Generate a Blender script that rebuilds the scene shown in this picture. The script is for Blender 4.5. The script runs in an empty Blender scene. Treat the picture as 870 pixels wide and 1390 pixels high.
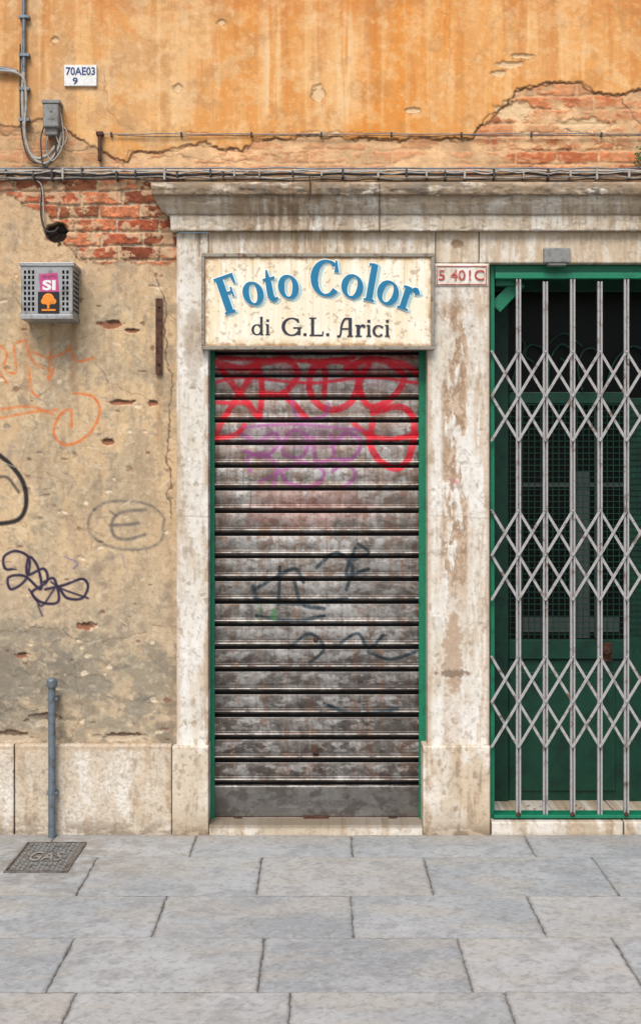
import bpy, math, random
import numpy as np
from mathutils import Vector, Matrix
random.seed(3)
D=6.0; S=300.0; CZ=1.6
ALB=0.88
def W(u,v,y=0.0):
    k=(D+y)/D
    return ((u-435)/S*k, y, CZ+(650-v)/S*k)
def Gd(u,v):
    d=D*480.0/(v-650.0)
    return ((u-435)/S*d/D, d-D)
def s2l(c):
    c=np.clip(np.asarray(c,dtype=float),0,1)
    return np.where(c<=0.04045,c/12.92,((c+0.055)/1.055)**2.4)
def rgb(r,g,b): return np.array([r,g,b])/255.0
def sst(a,b,x):
    t=np.clip((x-a)/(b-a),0,1); return t*t*(3-2*t)
_T={}
def vnoise(x,y,seed):
    if seed not in _T: _T[seed]=np.random.default_rng(seed).random((256,256))
    T=_T[seed]
    # rotate the lattice so its axes never line up with the wall
    x,y=x*.8+y*.6+seed*.37,-x*.6+y*.8
    xi=np.floor(x).astype(int); yi=np.floor(y).astype(int)
    fx=x-xi; fy=y-yi
    fx=fx*fx*(3-2*fx); fy=fy*fy*(3-2*fy)
    a=T[xi&255,yi&255]; b=T[(xi+1)&255,yi&255]; c=T[xi&255,(yi+1)&255]; d=T[(xi+1)&255,(yi+1)&255]
    return (a*(1-fx)+b*fx)*(1-fy)+(c*(1-fx)+d*fx)*fy
def fbm(x,y,seed,o=6,g=0.64):
    s=0;a=1;t=0
    for i in range(o):
        s=s+a*vnoise(x*2.03**i+17.3*i,y*2.03**i+5.1*i,seed+i*101); t+=a; a*=g
    return (s/t-0.5)*(1.75 if o>4 else 1.5)+0.5

# ------------------------------------------------------------ scene helpers
col=bpy.context.scene.collection
def empty(name,loc=(0,0,0)):
    o=bpy.data.objects.new(name,None); o.location=loc; o.empty_display_size=.1; col.objects.link(o); return o
def link(name,me,parent=None,mat=None):
    o=bpy.data.objects.new(name,me); col.objects.link(o)
    if parent: o.parent=parent
    if mat: me.materials.append(mat)
    return o
def nmat(name):
    m=bpy.data.materials.new(name); m.use_nodes=True
    nt=m.node_tree; b=nt.nodes['Principled BSDF']; return m,nt,b
def noise_node(nt,scale,detail=6,rough=.6,vec=None):
    n=nt.nodes.new('ShaderNodeTexNoise'); n.inputs['Scale'].default_value=scale
    n.inputs['Detail'].default_value=detail; n.inputs['Roughness'].default_value=rough
    if vec: nt.links.new(vec,n.inputs['Vector'])
    return n
def maprange(nt,src,a,b,c,d):
    n=nt.nodes.new('ShaderNodeMapRange')
    n.inputs[1].default_value=a;n.inputs[2].default_value=b;n.inputs[3].default_value=c;n.inputs[4].default_value=d
    nt.links.new(src,n.inputs[0]); return n.outputs[0]
def attr_mat(name,rough=.85,bump=.35,s1=45,s2=260,var=.14,spec=.25,metal=0.0,dist=.004):
    m,nt,b=nmat(name)
    at=nt.nodes.new('ShaderNodeAttribute'); at.attribute_name='Col'
    tc=nt.nodes.new('ShaderNodeTexCoord'); v=tc.outputs['Object']
    n1=noise_node(nt,s1,4,.65,v); n2=noise_node(nt,s2,2,.6,v)
    f1=maprange(nt,n1.outputs[0],.3,.7,1-var,1+var*.7); f2=maprange(nt,n2.outputs[0],.3,.7,1-var*.8,1+var*.7)
    mu=nt.nodes.new('ShaderNodeMath'); mu.operation='MULTIPLY'; nt.links.new(f1,mu.inputs[0]); nt.links.new(f2,mu.inputs[1])
    vm=nt.nodes.new('ShaderNodeVectorMath'); vm.operation='SCALE'
    nt.links.new(at.outputs['Color'],vm.inputs[0]); nt.links.new(mu.outputs[0],vm.inputs['Scale'])
    nt.links.new(vm.outputs[0],b.inputs['Base Color'])
    b.inputs['Roughness'].default_value=rough; b.inputs['Specular IOR Level'].default_value=spec; b.inputs['Metallic'].default_value=metal
    ad=nt.nodes.new('ShaderNodeMath'); ad.operation='ADD'; nt.links.new(n1.outputs[0],ad.inputs[0]); nt.links.new(n2.outputs[0],ad.inputs[1])
    bp=nt.nodes.new('ShaderNodeBump'); bp.inputs['Strength'].default_value=bump; bp.inputs['Distance'].default_value=dist
    nt.links.new(ad.outputs[0],bp.inputs['Height']); nt.links.new(bp.outputs[0],b.inputs['Normal'])
    return m
def plain(name,c,rough=.6,metal=0,c2=None,s=30,lo=.5,hi=.62,var=.12,spec=.4,bump=.2):
    m,nt,b=nmat(name)
    tc=nt.nodes.new('ShaderNodeTexCoord'); v=tc.outputs['Object']
    n1=noise_node(nt,s,4,.65,v); n2=noise_node(nt,s*5,2,.6,v)
    c=s2l(rgb(*c))*ALB
    c2l=s2l(rgb(*c2))*ALB if c2 is not None else c*.6
    mx=nt.nodes.new('ShaderNodeMix'); mx.data_type='RGBA'
    mx.inputs[6].default_value=(*c,1); mx.inputs[7].default_value=(*c2l,1)
    f=maprange(nt,n1.outputs[0],lo,hi,0,1 if c2 is not None else .4); nt.links.new(f,mx.inputs[0])
    f2=maprange(nt,n2.outputs[0],.3,.7,1-var,1+var)
    vm=nt.nodes.new('ShaderNodeVectorMath'); vm.operation='SCALE'
    nt.links.new(mx.outputs[2],vm.inputs[0]); nt.links.new(f2,vm.inputs['Scale']); nt.links.new(vm.outputs[0],b.inputs['Base Color'])
    b.inputs['Roughness'].default_value=rough; b.inputs['Metallic'].default_value=metal; b.inputs['Specular IOR Level'].default_value=spec
    bp=nt.nodes.new('ShaderNodeBump'); bp.inputs['Strength'].default_value=bump; bp.inputs['Distance'].default_value=.002
    nt.links.new(n2.outputs[0],bp.inputs['Height']); nt.links.new(bp.outputs[0],b.inputs['Normal'])
    return m

def grid_mesh(name,P,C,mat,parent=None,keep=None,flat_border=False):
    ny,nx=P.shape[:2]
    me=bpy.data.meshes.new(name)
    idx=np.arange(ny*nx).reshape(ny,nx)
    q=np.stack([idx[:-1,:-1],idx[1:,:-1],idx[1:,1:],idx[:-1,1:]],-1)
    sm=np.ones(q.shape[:2],bool)
    if flat_border: sm[0]=sm[-1]=False; sm[:,0]=sm[:,-1]=False
    if keep is not None: q=q[keep]; sm=sm[keep]
    q=q.reshape(-1,4); sm=sm.reshape(-1)
    me.vertices.add(ny*nx); me.vertices.foreach_set('co',P.reshape(-1).astype(np.float32))
    me.loops.add(q.size); me.loops.foreach_set('vertex_index',q.reshape(-1).astype(np.int32))
    me.polygons.add(len(q)); me.polygons.foreach_set('loop_start',np.arange(0,q.size,4,dtype=np.int32))
    me.update(calc_edges=True)
    me.polygons.foreach_set('use_smooth',sm)
    a=me.color_attributes.new(name='Col',type='FLOAT_COLOR',domain='POINT')
    L=np.ones((ny*nx,4),np.float32); L[:,:3]=(s2l(C)*ALB).reshape(-1,3)
    a.data.foreach_set('color',L.reshape(-1))
    me.validate(); me.update()
    return link(name,me,parent,mat)

def catmull(pts,n=8,closed=False):
    pts=[np.array(p,float) for p in pts]
    if len(pts)<3: return np.array(pts)
    if closed: P=[pts[-1]]+pts+[pts[0],pts[1]]
    else: P=[2*pts[0]-pts[1]]+pts+[2*pts[-1]-pts[-2]]
    out=[]
    for i in range(1,len(P)-2):
        for t in np.linspace(0,1,n,endpoint=False):
            a,b,c,d=P[i-1],P[i],P[i+1],P[i+2]
            out.append(.5*((2*b)+(-a+c)*t+(2*a-5*b+4*c-d)*t*t+(-a+3*b-3*c+d)*t**3))
    out.append(P[-2]); return np.array(out)

class Paint:
    def __init__(s,us,vs,base=(200,200,200)):
        s.us=np.asarray(us,float); s.vs=np.asarray(vs,float)
        s.U,s.V=np.meshgrid(s.us,s.vs)
        s.C=np.zeros(s.U.shape+(3,))+rgb(*base); s.H=np.zeros(s.U.shape)
    def mix(s,c,m):
        m=np.clip(m,0,1)[...,None]; s.C=s.C*(1-m)+rgb(*c)*m
    def poly(s,pts,warp=0,sc=12,seed=5):
        U=s.U+warp*2*(fbm(s.U/sc,s.V/sc,seed,4)-.5); V=s.V+warp*2*(fbm(s.U/sc,s.V/sc,seed+50,4)-.5)
        m=np.zeros(U.shape,bool); n=len(pts)
        for i in range(n):
            x1,y1=pts[i];x2,y2=pts[(i+1)%n]
            if y1==y2: continue
            c=((y1>V)!=(y2>V))&(U<(x2-x1)*(V-y1)/(y2-y1)+x1); m^=c
        return m
    def blob(s,cu,cv,ru,rv,seed=9,warp=.5,sc=10,soft=.15):
        out=np.zeros(s.U.shape)
        if s.us.shape[0]==s.U.shape[1] and s.vs.shape[0]==s.U.shape[0] and np.allclose(s.U[0],s.us) and np.allclose(s.V[:,0],s.vs):
            i0,i1=np.searchsorted(s.us,[cu-ru*2.2-2,cu+ru*2.2+2]); j0,j1=np.searchsorted(s.vs,[cv-rv*2.2-2,cv+rv*2.2+2])
        else: i0,i1,j0,j1=0,s.U.shape[1],0,s.U.shape[0]
        if i1<=i0 or j1<=j0: return out
        U=s.U[j0:j1,i0:i1]; V=s.V[j0:j1,i0:i1]
        n=fbm(U/sc,V/sc,seed,4)-.5
        d=np.sqrt(((U-cu)/ru)**2+((V-cv)/rv)**2)+warp*2*n
        out[j0:j1,i0:i1]=1-sst(1-soft,1+soft,d)
        return out
    def stroke(s,pts,w,c,a=1.0,soft=1.0,smooth=True,closed=False,H=0,grit=0,warp=0,seed=3,wsc=12):
        p=catmull(pts,7,closed) if smooth else np.array(pts,float)
        pad=w+soft+4+warp
        i0,i1=np.searchsorted(s.us,[p[:,0].min()-pad,p[:,0].max()+pad]); j0,j1=np.searchsorted(s.vs,[p[:,1].min()-pad,p[:,1].max()+pad])
        if i1<=i0 or j1<=j0: return
        U=s.U[j0:j1,i0:i1]; V=s.V[j0:j1,i0:i1]
        U0,V0=U,V
        if warp:
            U=U+warp*2*(fbm(U0/wsc,V0/wsc,seed+7,3)-.5); V=V+warp*2*(fbm(U0/wsc,V0/wsc,seed+8,3)-.5)
        dm=np.full(U.shape,1e9)
        for k in range(len(p)-1):
            ax,ay=p[k];bx,by=p[k+1]; dx,dy=bx-ax,by-ay; L=dx*dx+dy*dy+1e-9
            t=np.clip(((U-ax)*dx+(V-ay)*dy)/L,0,1)
            dm=np.minimum(dm,(U-ax-t*dx)**2+(V-ay-t*dy)**2)
        d=np.sqrt(dm)
        m=(1-sst(w/2-soft/2,w/2+soft/2+.3,d))*a
        if grit: m=m*np.clip(1-grit*sst(.42,.62,fbm(U0/5,V0/5,seed,3)),0,1)
        if c is not None: s.C[j0:j1,i0:i1]=s.C[j0:j1,i0:i1]*(1-m[...,None])+rgb(*c)*m[...,None]
        if H: s.H[j0:j1,i0:i1]+=H*m

def build_flat(p,name,y,mat,parent,keep=None):
    X,Y,Z=W(p.U,p.V,y); P=np.stack([X,np.full(p.U.shape,y)-p.H,Z],-1)
    return grid_mesh(name,P,p.C,mat,parent,keep)
def build_panel(p,name,y,back,mat,parent,bev=.003,zmin=None):
    X,Y,Z=W(p.U,p.V,y); P=np.stack([X,np.full(p.U.shape,y)-p.H,Z],-1)
    P[0,:,1]+=bev;P[-1,:,1]+=bev;P[:,0,1]+=bev;P[:,-1,1]+=bev
    P2=np.pad(P,((1,1),(1,1),(0,0)),mode='edge'); C2=np.pad(p.C,((1,1),(1,1),(0,0)),mode='edge')
    for sl in ((0,slice(None)),(-1,slice(None)),(slice(None),0),(slice(None),-1)): P2[sl][...,1]=back
    if zmin is not None: P2[...,2]=np.maximum(P2[...,2],zmin)
    return grid_mesh(name,P2,C2,mat,parent,None,True)
def rng_(a,b,st): return np.linspace(a,b,max(2,int(round((b-a)/st))+1))

class MB:
    def __init__(s): s.v=[];s.f=[]
    def hexa(s,pts):
        n=len(s.v); s.v+= [tuple(p) for p in pts]
        s.f+=[(n,n+1,n+2,n+3),(n+7,n+6,n+5,n+4),(n,n+4,n+5,n+1),(n+1,n+5,n+6,n+2),(n+2,n+6,n+7,n+3),(n+3,n+7,n+4,n)]
    def box(s,x0,x1,y0,y1,z0,z1):
        s.hexa([(x0,y0,z1),(x0,y0,z0),(x1,y0,z0),(x1,y0,z1),(x0,y1,z1),(x0,y1,z0),(x1,y1,z0),(x1,y1,z1)])
    def pbox(s,u0,u1,v0,v1,y0,y1):
        x0,_,z1=W(u0,v0,y0); x1,_,z0=W(u1,v1,y0); s.box(x0,x1,y0,y1,z0,z1)
    def strip(s,a,b,w,y0,y1):
        ax,_,az=W(a[0],a[1],y0); bx,_,bz=W(b[0],b[1],y0)
        d=np.array([bx-ax,bz-az]); L=np.hypot(*d); n=np.array([-d[1],d[0]])/L*w/2
        q=[(ax+n[0],az+n[1]),(ax-n[0],az-n[1]),(bx-n[0],bz-n[1]),(bx+n[0],bz+n[1])]
        s.hexa([(p[0],y0,p[1]) for p in q]+[(p[0],y1,p[1]) for p in q])
    def disc(s,u,v,r,y0,y1,n=10):
        cx,_,cz=W(u,v,y0); k=len(s.v)
        for y,rr in ((y0,r*.7),((y0+y1)/2,r),(y1,r)):
            for i in range(n):
                a=2*math.pi*i/n; s.v.append((cx+rr*math.cos(a),y,cz+rr*math.sin(a)))
        s.f.append(tuple(k+i for i in range(n)))
        for r_ in range(2):
            for i in range(n): j=(i+1)%n; s.f.append((k+r_*n+i,k+r_*n+n+i,k+r_*n+n+j,k+r_*n+j))
    def ribbon(s,pts,ws,y):
        pts=np.array(pts,float); n=len(pts); ws=np.broadcast_to(np.array(ws,float),(n,)) if np.ndim(ws)==0 else np.array(ws,float)
        t=np.gradient(pts,axis=0); closed=np.hypot(*(pts[0]-pts[-1]))<1e-6
        if closed: t[0]=t[-1]=pts[1]-pts[-2]
        t/=np.hypot(t[:,0],t[:,1])[:,None]+1e-9; nn=np.stack([-t[:,1],t[:,0]],1)
        L=pts+nn*ws[:,None]/2; R=pts-nn*ws[:,None]/2; k=len(s.v)
        for a,b in zip(L,R): s.v.append(W(a[0],a[1],y)); s.v.append(W(b[0],b[1],y))
        for i in range(n-1): s.f.append((k+2*i,k+2*i+1,k+2*i+3,k+2*i+2))
    def make(s,name,mat,parent=None,bevel=0):
        me=bpy.data.meshes.new(name); me.from_pydata(s.v,[],s.f); me.validate(); me.update()
        o=link(name,me,parent,mat)
        if bevel:
            md=o.modifiers.new('bv','BEVEL'); md.width=bevel; md.segments=2; md.limit_method='ANGLE'
        return o
def tube(name,pts,r,mat,parent=None,smooth=True):
    if smooth:
        P=[Vector(p) for p in pts]; A=catmull([tuple(p) for p in P],8) if len(P)>2 else np.array([tuple(p) for p in P])
    else: A=np.array(pts,float)
    cu=bpy.data.curves.new(name,'CURVE'); cu.dimensions='3D'; cu.bevel_depth=r; cu.bevel_resolution=3; cu.use_fill_caps=True
    sp=cu.splines.new('POLY'); sp.points.add(len(A)-1)
    for i,p in enumerate(A): sp.points[i].co=(*p,1)
    o=bpy.data.objects.new(name,cu); col.objects.link(o); cu.materials.append(mat)
    if parent: o.parent=parent
    return o
def text_mesh(name,txt,mat,parent,box,y=None,ground=False,bold=0.012,ext=.0015):
    cu=bpy.data.curves.new(name,'FONT'); cu.body=txt; cu.offset=bold; cu.resolution_u=3
    ob=bpy.data.objects.new(name,cu); col.objects.link(ob)
    dg=bpy.context.evaluated_depsgraph_get(); me=bpy.data.meshes.new_from_object(ob.evaluated_get(dg)); bpy.data.objects.remove(ob)
    n=len(me.vertices); A=np.zeros(n*3); me.vertices.foreach_get('co',A); A=A.reshape(-1,3)
    mn=A.min(0);mx=A.max(0); t=(A-mn)/np.maximum(mx-mn,1e-9)
    if ground:
        x0,x1,y0,y1,z=box; B=np.stack([x0+t[:,0]*(x1-x0),y0+t[:,1]*(y1-y0),np.full(n,z)],1)
    else:
        u0,u1,v0,v1=box; X0,_,Z1=W(u0,v0,y); X1,_,Z0=W(u1,v1,y)
        B=np.stack([X0+t[:,0]*(X1-X0),np.full(n,y),Z0+t[:,1]*(Z1-Z0)],1)
    me.vertices.foreach_set('co',B.reshape(-1)); me.update()
    me.materials.clear()
    return link(name,me,parent,mat)

# ------------------------------------------------------------ materials
M_wall=attr_mat('stucco',.92,.5,40,240,.09)
M_stone=attr_mat('istrian_stone',.8,.3,55,300,.05)
M_shut=attr_mat('weathered_steel',.38,.2,60,330,.10,.5,.45,.002)
M_board=attr_mat('painted_board',.5,.12,60,300,.03,.4)
M_slab=attr_mat('trachyte',.7,.4,30,220,.08,.35)
M_green=plain('green_paint',(14,118,86),.45,0,(20,78,58),14,.55,.75)
M_greend=plain('dark_green_paint',(8,66,48),.5,0,(8,42,34),9,.45,.7)
M_steel=plain('grey_painted_steel',(170,168,166),.5,.15,(112,90,76),20,.54,.68)
M_pipe=plain('galvanised',(118,130,140),.5,.4,(92,88,82),25,.5,.7)
M_rust=plain('rusty_iron',(92,60,44),.85,.1,(60,40,32),40,.45,.6)
M_cable_w=plain('grey_cable',(168,164,156),.6,0,(116,108,98),30,.5,.7)
M_cable_k=plain('black_cable',(56,52,50),.6,0,(95,85,75),30,.55,.7)
M_boxg=plain('grey_plastic',(136,136,132),.5,0,(104,100,94),25,.5,.7)
M_alu=plain('dull_aluminium',(160,162,162),.42,.35,(116,110,104),18,.5,.7)
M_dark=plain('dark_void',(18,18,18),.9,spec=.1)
M_glass=plain('dark_glass',(10,13,13),.35,spec=.15,bump=.02)
M_white=plain('white_enamel',(228,228,224),.4,0,(205,195,180),20,.55,.75)
M_blue=plain('blue_print',(40,62,120),.5)
M_red=plain('red_print',(176,60,54),.6,0,(210,150,138),60,.52,.66)
M_emb=plain('embossed_plate_letters',(96,92,88),.6)

# ------------------------------------------------------------ building
bld=empty('stucco_building')
us=np.concatenate([np.arange(-900,-20,40),np.arange(-20,890,1.25),np.arange(890,1900,40)])
vs=np.concatenate([np.arange(-900,-20,40),np.arange(-20,1015,1.25),[1040,1080,1145]])
p=Paint(us,vs); U,V=p.U,p.V
n1=fbm(U/130,V/130,1); n2=fbm(U/28,V/28,2); n3=fbm(U/8,V/8,3,3)
def vst(w,h,seed,o=4):   # vertical streaks: unrotated thin noise
    T=np.random.default_rng(seed).random((1024,64))
    s=0;a=1;t=0
    for i in range(o):
        x=U/w*2**i+300+7.7*i; y=V/h*1.6**i+40+3*i
        xi=np.floor(x).astype(int);yi=np.floor(y).astype(int);fx=x-xi;fy=y-yi;fx=fx*fx*(3-2*fx);fy=fy*fy*(3-2*fy)
        g=lambda i_,j_:T[i_&1023,j_&63]
        s=s+a*((g(xi,yi)*(1-fx)+g(xi+1,yi)*fx)*(1-fy)+(g(xi,yi+1)*(1-fx)+g(xi+1,yi+1)*fx)*fy); t+=a;a*=.6
    return (s/t-.5)*1.6+.5
st=vst(13,300,4); st2=vst(60,420,5,3)
p.mix((222,158,92),np.ones_like(U)); p.mix((230,174,112),sst(.35,.7,n1)); 
p.mix((226,142,58),sst(.4,.75,st2)*(.35+.6*np.exp(-((U-480)/150)**2))*.85)
p.mix((206,166,120),sst(420,60,U)*sst(.3,.65,n2*.5+n1*.5)*.85)
p.mix((194,156,116),sst(200,20,U)*.55)
for cu,w,a in ((368,13,.8),(432,9,.4),(468,20,.8),(498,8,.5),(560,10,.35),(610,18,.4),(250,16,.35),(760,22,.3)):
    p.mix((242,214,172),a*np.exp(-((U-cu+8*(fbm(V/60,U*0,int(cu),2)-.5))/w)**2)*sst(.25,.65,vst(9,160,11))*sst(-20,30,V)*sst(195,140,V))
p.mix((238,194,136),sst(.55,.85,st)*.55)
p.mix((200,128,66),sst(.55,.82,vst(16,200,12))*.5*sst(190,60,V))
p.mix((202,128,70),sst(.5,.8,fbm(U/70,V/30,13))*.5*sst(80,-20,V))
p.mix((176,132,90),sst(.58,.8,n2)*.3)
p.mix((242,206,160),sst(.6,.76,n3)*.25)
p.mix((240,208,164),sst(.58,.74,fbm(U/22,V/22,14)+.1*(n1-.5))*.3)
band=p.poly([(-40,165),(20,172),(60,160),(110,188),(170,222),(178,205),(225,204),(262,193),(330,205),(347,190),(420,184),(520,189),(640,187),(655,168),(690,142),(700,123),(745,111),(790,112),(820,131),(850,129),(880,118),(2000,118),(2000,300),(-900,300),(-900,165)],5,14,20)
bandf=band.astype(float)
def bricks(U,V,ch=18.5,bw=56,seed=30):
    Uw=U+3*(fbm(U/25,V/25,seed+5,3)-.5); Vw=V+4*(fbm(U/40,V/14,seed+6,3)-.5)
    r=np.floor(Vw/ch).astype(int); off=(r%2)*bw*.5+(r*37%11)
    cc=np.floor((Uw+off)/bw).astype(int)
    fu=(Uw+off)/bw-cc; fv=Vw/ch-r
    e=np.minimum(np.minimum(fu,1-fu)*bw,np.minimum(fv,1-fv)*ch)
    e=e+2.6*(fbm(U/6,V/6,seed+7,3)-.5)
    m=sst(.9,2.4,e)
    h=np.random.default_rng(seed).random((64,64))[r&63,cc&63]; h2=np.random.default_rng(seed+1).random((64,64))[r&63,cc&63]
    c=rgb(170,88,60)*(1-h[...,None])+rgb(206,128,88)*h[...,None]
    dk=(h2>.78)[...,None]; c=np.where(dk,c*.74,c)
    g=fbm(U/7,V/4,seed+8,4)[...,None]
    c=c*(.72+.5*g)
    mc=rgb(198,176,148)*(.76+.38*fbm(U/9,V/9,seed+9,4)[...,None])
    return c*m[...,None]+mc*(1-m[...,None]),m
bc,bm=bricks(U,V)
und=rgb(224,182,136)*(.84+.3*n2[...,None]); und=und*(1-.32*sst(200,60,U)[...,None]*sst(.3,.65,n2)[...,None])
warm=(bc*.4+rgb(222,162,112)*.6)
showb=(sst(.42,.6,fbm(U/40,V/22,40))*sst(600,680,U)*.85+sst(.48,.64,fbm(U/34,V/14,41))*.6)[...,None]
und=und*(1-showb)+warm*showb
mb=bandf[...,None]
p.C=p.C*(1-mb)+und*mb
p.H+= -0.007*bandf*(.8+.4*n3)+.005*bandf*showb[...,0]*(bm-.5)
for (a,b,c,d,s_) in ((432,127,8,11,1),(690,88,20,4,2),(708,76,14,3,3),(676,100,10,4,4),(700,150,25,14,5),(790,170,40,10,6),(240,120,6,5,7),(75,55,5,4,8),(560,150,10,3,9),(300,30,5,4,10)):
    m=p.blob(a,b,c,d,60+s_,.45,7); p.mix((226,194,152),m*.9); p.H-=.006*m; p.mix((130,92,60),(p.blob(a,b,c+1.5,d+1.5,60+s_,.45,7)-m)*.5)
low=sst(236,250,V)
base=rgb(200,172,134)+0*p.C
N1=fbm(U/90,V/90,70); N2=fbm(U/24,V/24,71); N3=fbm(U/7,V/7,72,4)
def mx(c,colr,m): m=np.clip(m,0,1)[...,None]; return c*(1-m)+rgb(*colr)*m
base=mx(base,(211,182,142),sst(.35,.7,N1)); base=mx(base,(182,162,132),sst(.45,.75,fbm(U/60,V/110,73))*.85)
base=mx(base,(208,172,134),sst(420,360,V)*.5)
base=mx(base,(216,196,164),sst(.52,.78,N2)*.5); base=mx(base,(166,142,114),sst(.55,.82,fbm(U/14,V/70,74))*.5)
base=mx(base,(182,166,142),sst(640,900,V)*.6)
g=sst(.40,.6,fbm(U/50,V/40,75)+.25*sst(800,960,V)-.2+.06*sst(120,40,U))
base=mx(base,(152,142,122),g*sst(760,880,V)*.85)
base=mx(base,(128,120,106),sst(.46,.64,fbm(U/30,V/20,76)+.12*sst(110,60,U)-.06)*sst(830,890,V)*.7)
base=mx(base,(124,110,92),sst(.6,.85,N2)*.4)
base=mx(base,(228,210,180),sst(.58,.76,N3)*.3)
base=mx(base,(146,126,104),sst(.6,.78,fbm(U/5,V/5,77,4))*.35)
base=mx(base,(152,128,102),sst(10,0,np.abs(U-232))*.35*sst(.35,.6,N2))
base=mx(base,(150,126,100),sst(30,0,V-357)*sst(100,240,U)*.35*sst(.3,.6,N2))
lowm=low[...,None]; hl=(V>243)
p.C=p.C*(1-lowm)+base*lowm
p.H=np.where(hl,0,p.H)
p.H+=.005*(N2-.5)*low+.003*(fbm(U/60,V/60,78)-.5)
bp=p.poly([(-30,246),(12,243),(250,238),(250,357),(112,356),(98,338),(68,327),(84,304),(60,290),(30,278),(10,262),(-30,268)],7,14,80)&(V>236)
b2=bp[...,None].astype(float)
plast=sst(.56,.68,fbm(U/18,V/14,81,5)+.16*sst(80,10,U))
bcx=mx(bc,(208,178,142),plast*.8)
p.C=p.C*(1-b2)+bcx*b2
p.H+=bp*(-.015+.010*bm+.006*(N3-.5)+.004*plast)
def edge(m,k=1):
    e=np.zeros(m.shape,bool)
    for dx in range(-k,k+1):
        for dy in range(-k,k+1): e|=(np.roll(np.roll(m,dx,1),dy,0)!=m)
    return e.astype(float)
p.mix((118,84,56),edge(band,1)*.6*sst(.3,.6,fbm(U/22,V/22,84))*(V<240)); p.mix((124,96,70),edge(bp)*.5)
for (a,b,c,d,s_) in ((150,440,18,5,1),(178,449,12,3,2),(166,546,17,3.5,3),(208,547,7,4,4),(118,850,13,5,5),(147,600,8,4,6),(30,890,9,4,7),(62,978,26,10,8),(20,1000,22,8,9),(165,1000,30,5,10)):
    m=p.blob(a,b,c,d,90+s_,.5,6)
    colr=(150,94,70) if s_<8 else (196,178,154)
    p.mix(colr,m*.85); p.H-=.009*m; p.mix((80,60,46),p.blob(a,b-d*.6,c*.8,d*.5,90+s_,.5,6)*.65)
R0=random.Random(12)
for i in range(90):
    a_,b_=R0.uniform(0,232),R0.uniform(370,1005); r1=R0.uniform(1.5,6); r2=R0.uniform(1.2,3.5)
    m=p.blob(a_,b_,r1,r2,900+i,.55,4); p.mix(R0.choice([(226,206,176),(156,130,102),(132,98,76),(232,216,190),(144,134,116)]),m*.7); p.H-=.004*m
for (a_,b_,r1,r2) in ((22,930,30,20),(120,930,36,12),(190,960,26,12),(60,860,34,9),(30,975,26,12)):
    m=p.blob(a_,b_,r1,r2,int(a_)+970,.6,9); p.mix((142,134,118),m*.6); p.H-=.003*m
m=p.blob(78,315,15,12,100,.25,8); p.mix((38,28,24),m); p.H-=.03*m
def crack(pts,w=1.4,c=(104,78,58),a=.7,sd=1): p.stroke(pts,w,c,a,1.2,False,H=-.003,warp=5,seed=sd,wsc=16)
crack([(216,380),(228,430),(222,480),(234,520),(228,600),(232,700)],1.8,sd=2)
crack([(228,430),(240,436)]); crack([(165,250),(150,300),(60,360)],1.2,a=.3,sd=3)
crack([(640,187),(655,168),(690,142),(700,123),(745,111),(790,112),(820,131),(850,129),(880,118)],2.0,(112,78,54),.8,4)
crack([(170,224),(178,206),(225,205),(262,194),(330,206),(347,191),(420,185),(520,190),(640,188)],1.4,(122,84,58),.6,5)
crack([(0,182),(60,176),(90,206),(130,196),(160,220)],1.4,a=.5,sd=6)
crack([(240,182),(330,184),(460,180),(600,186)],1.2,(150,98,64),.6,7)
crack([(845,135),(858,160),(880,170)],1.5,a=.6,sd=8); crack([(700,180),(760,176),(830,184),(880,182)],1.4,a=.6,sd=9)
crack([(680,200),(740,205),(820,196),(880,202)],1.2,a=.4,sd=21); crack([(200,212),(300,216),(420,206)],1.2,a=.4,sd=22)
crack([(140,100),(150,150),(180,180)],1,a=.35,sd=10); crack([(600,0),(612,60),(604,130)],1,(190,120,70),.4,11)
crack([(0,860),(60,850),(120,872),(200,860)],1.2,a=.4,sd=12); crack([(100,900),(110,960),(98,1010)],1.2,a=.4,sd=13)
crack([(60,640),(90,660),(80,700),(140,730)],1,a=.3,sd=14); crack([(12,380),(40,440),(30,500)],1,a=.35,sd=15); crack([(120,480),(150,520),(200,540)],1,a=.35,sd=16)
for uu,vv in ((215,510),(70,436),(36,436),(100,436),(136,214)):
    p.stroke([(uu,vv),(uu+1,vv+40),(uu,vv+90)],7,(150,104,70),.28,7,False)
OR=(222,112,54)
for pts in ([(3,470),(10,480),(6,500),(22,505),(20,470),(34,462)],[(36,462),(45,490),(60,500)],[(46,478),(70,486),(96,474)],[(96,470),(104,490),(128,486)],
            [(70,478),(66,515),(74,500)],[(0,556),(40,552),(72,562)],[(0,568),(40,560),(80,556)],[(0,470),(-2,500),(10,520)],[(40,500),(44,530),(54,540)]):
    p.stroke(pts,3.0,OR,.75,2.6,grit=.5)
p.stroke([(100,534),(126,538),(136,560),(120,590),(92,604),(74,590),(80,566),(96,556),(98,580)],3.0,OR,.9,2.4,grit=.3)
K=(44,40,40)
p.stroke([(-8,612),(14,630),(32,655),(36,685),(24,706),(-10,712)],5.6,K,.96,2.6)
p.stroke([(-10,650),(10,648),(26,668)],3.5,K,.6,3)
SC=(48,40,62)
p.stroke([(22,772),(8,772),(6,756),(22,748),(40,758),(36,786),(16,800),(12,784),(34,782),(56,800),(52,770),(40,756),(38,780),(60,772),(64,790),(44,804),(58,818),(80,816),(74,786),(60,790)],3.4,SC,.96,1.6)
p.stroke([(62,800),(88,794),(112,786),(120,796),(112,812),(92,812),(82,800)],3.4,SC,.96,1.6)
p.stroke([(70,790),(86,800),(120,812)],2.6,SC,.85,1.6)
p.stroke([(40,800),(50,815),(58,822),(74,800)],2.6,SC,.85,1.6)
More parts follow.
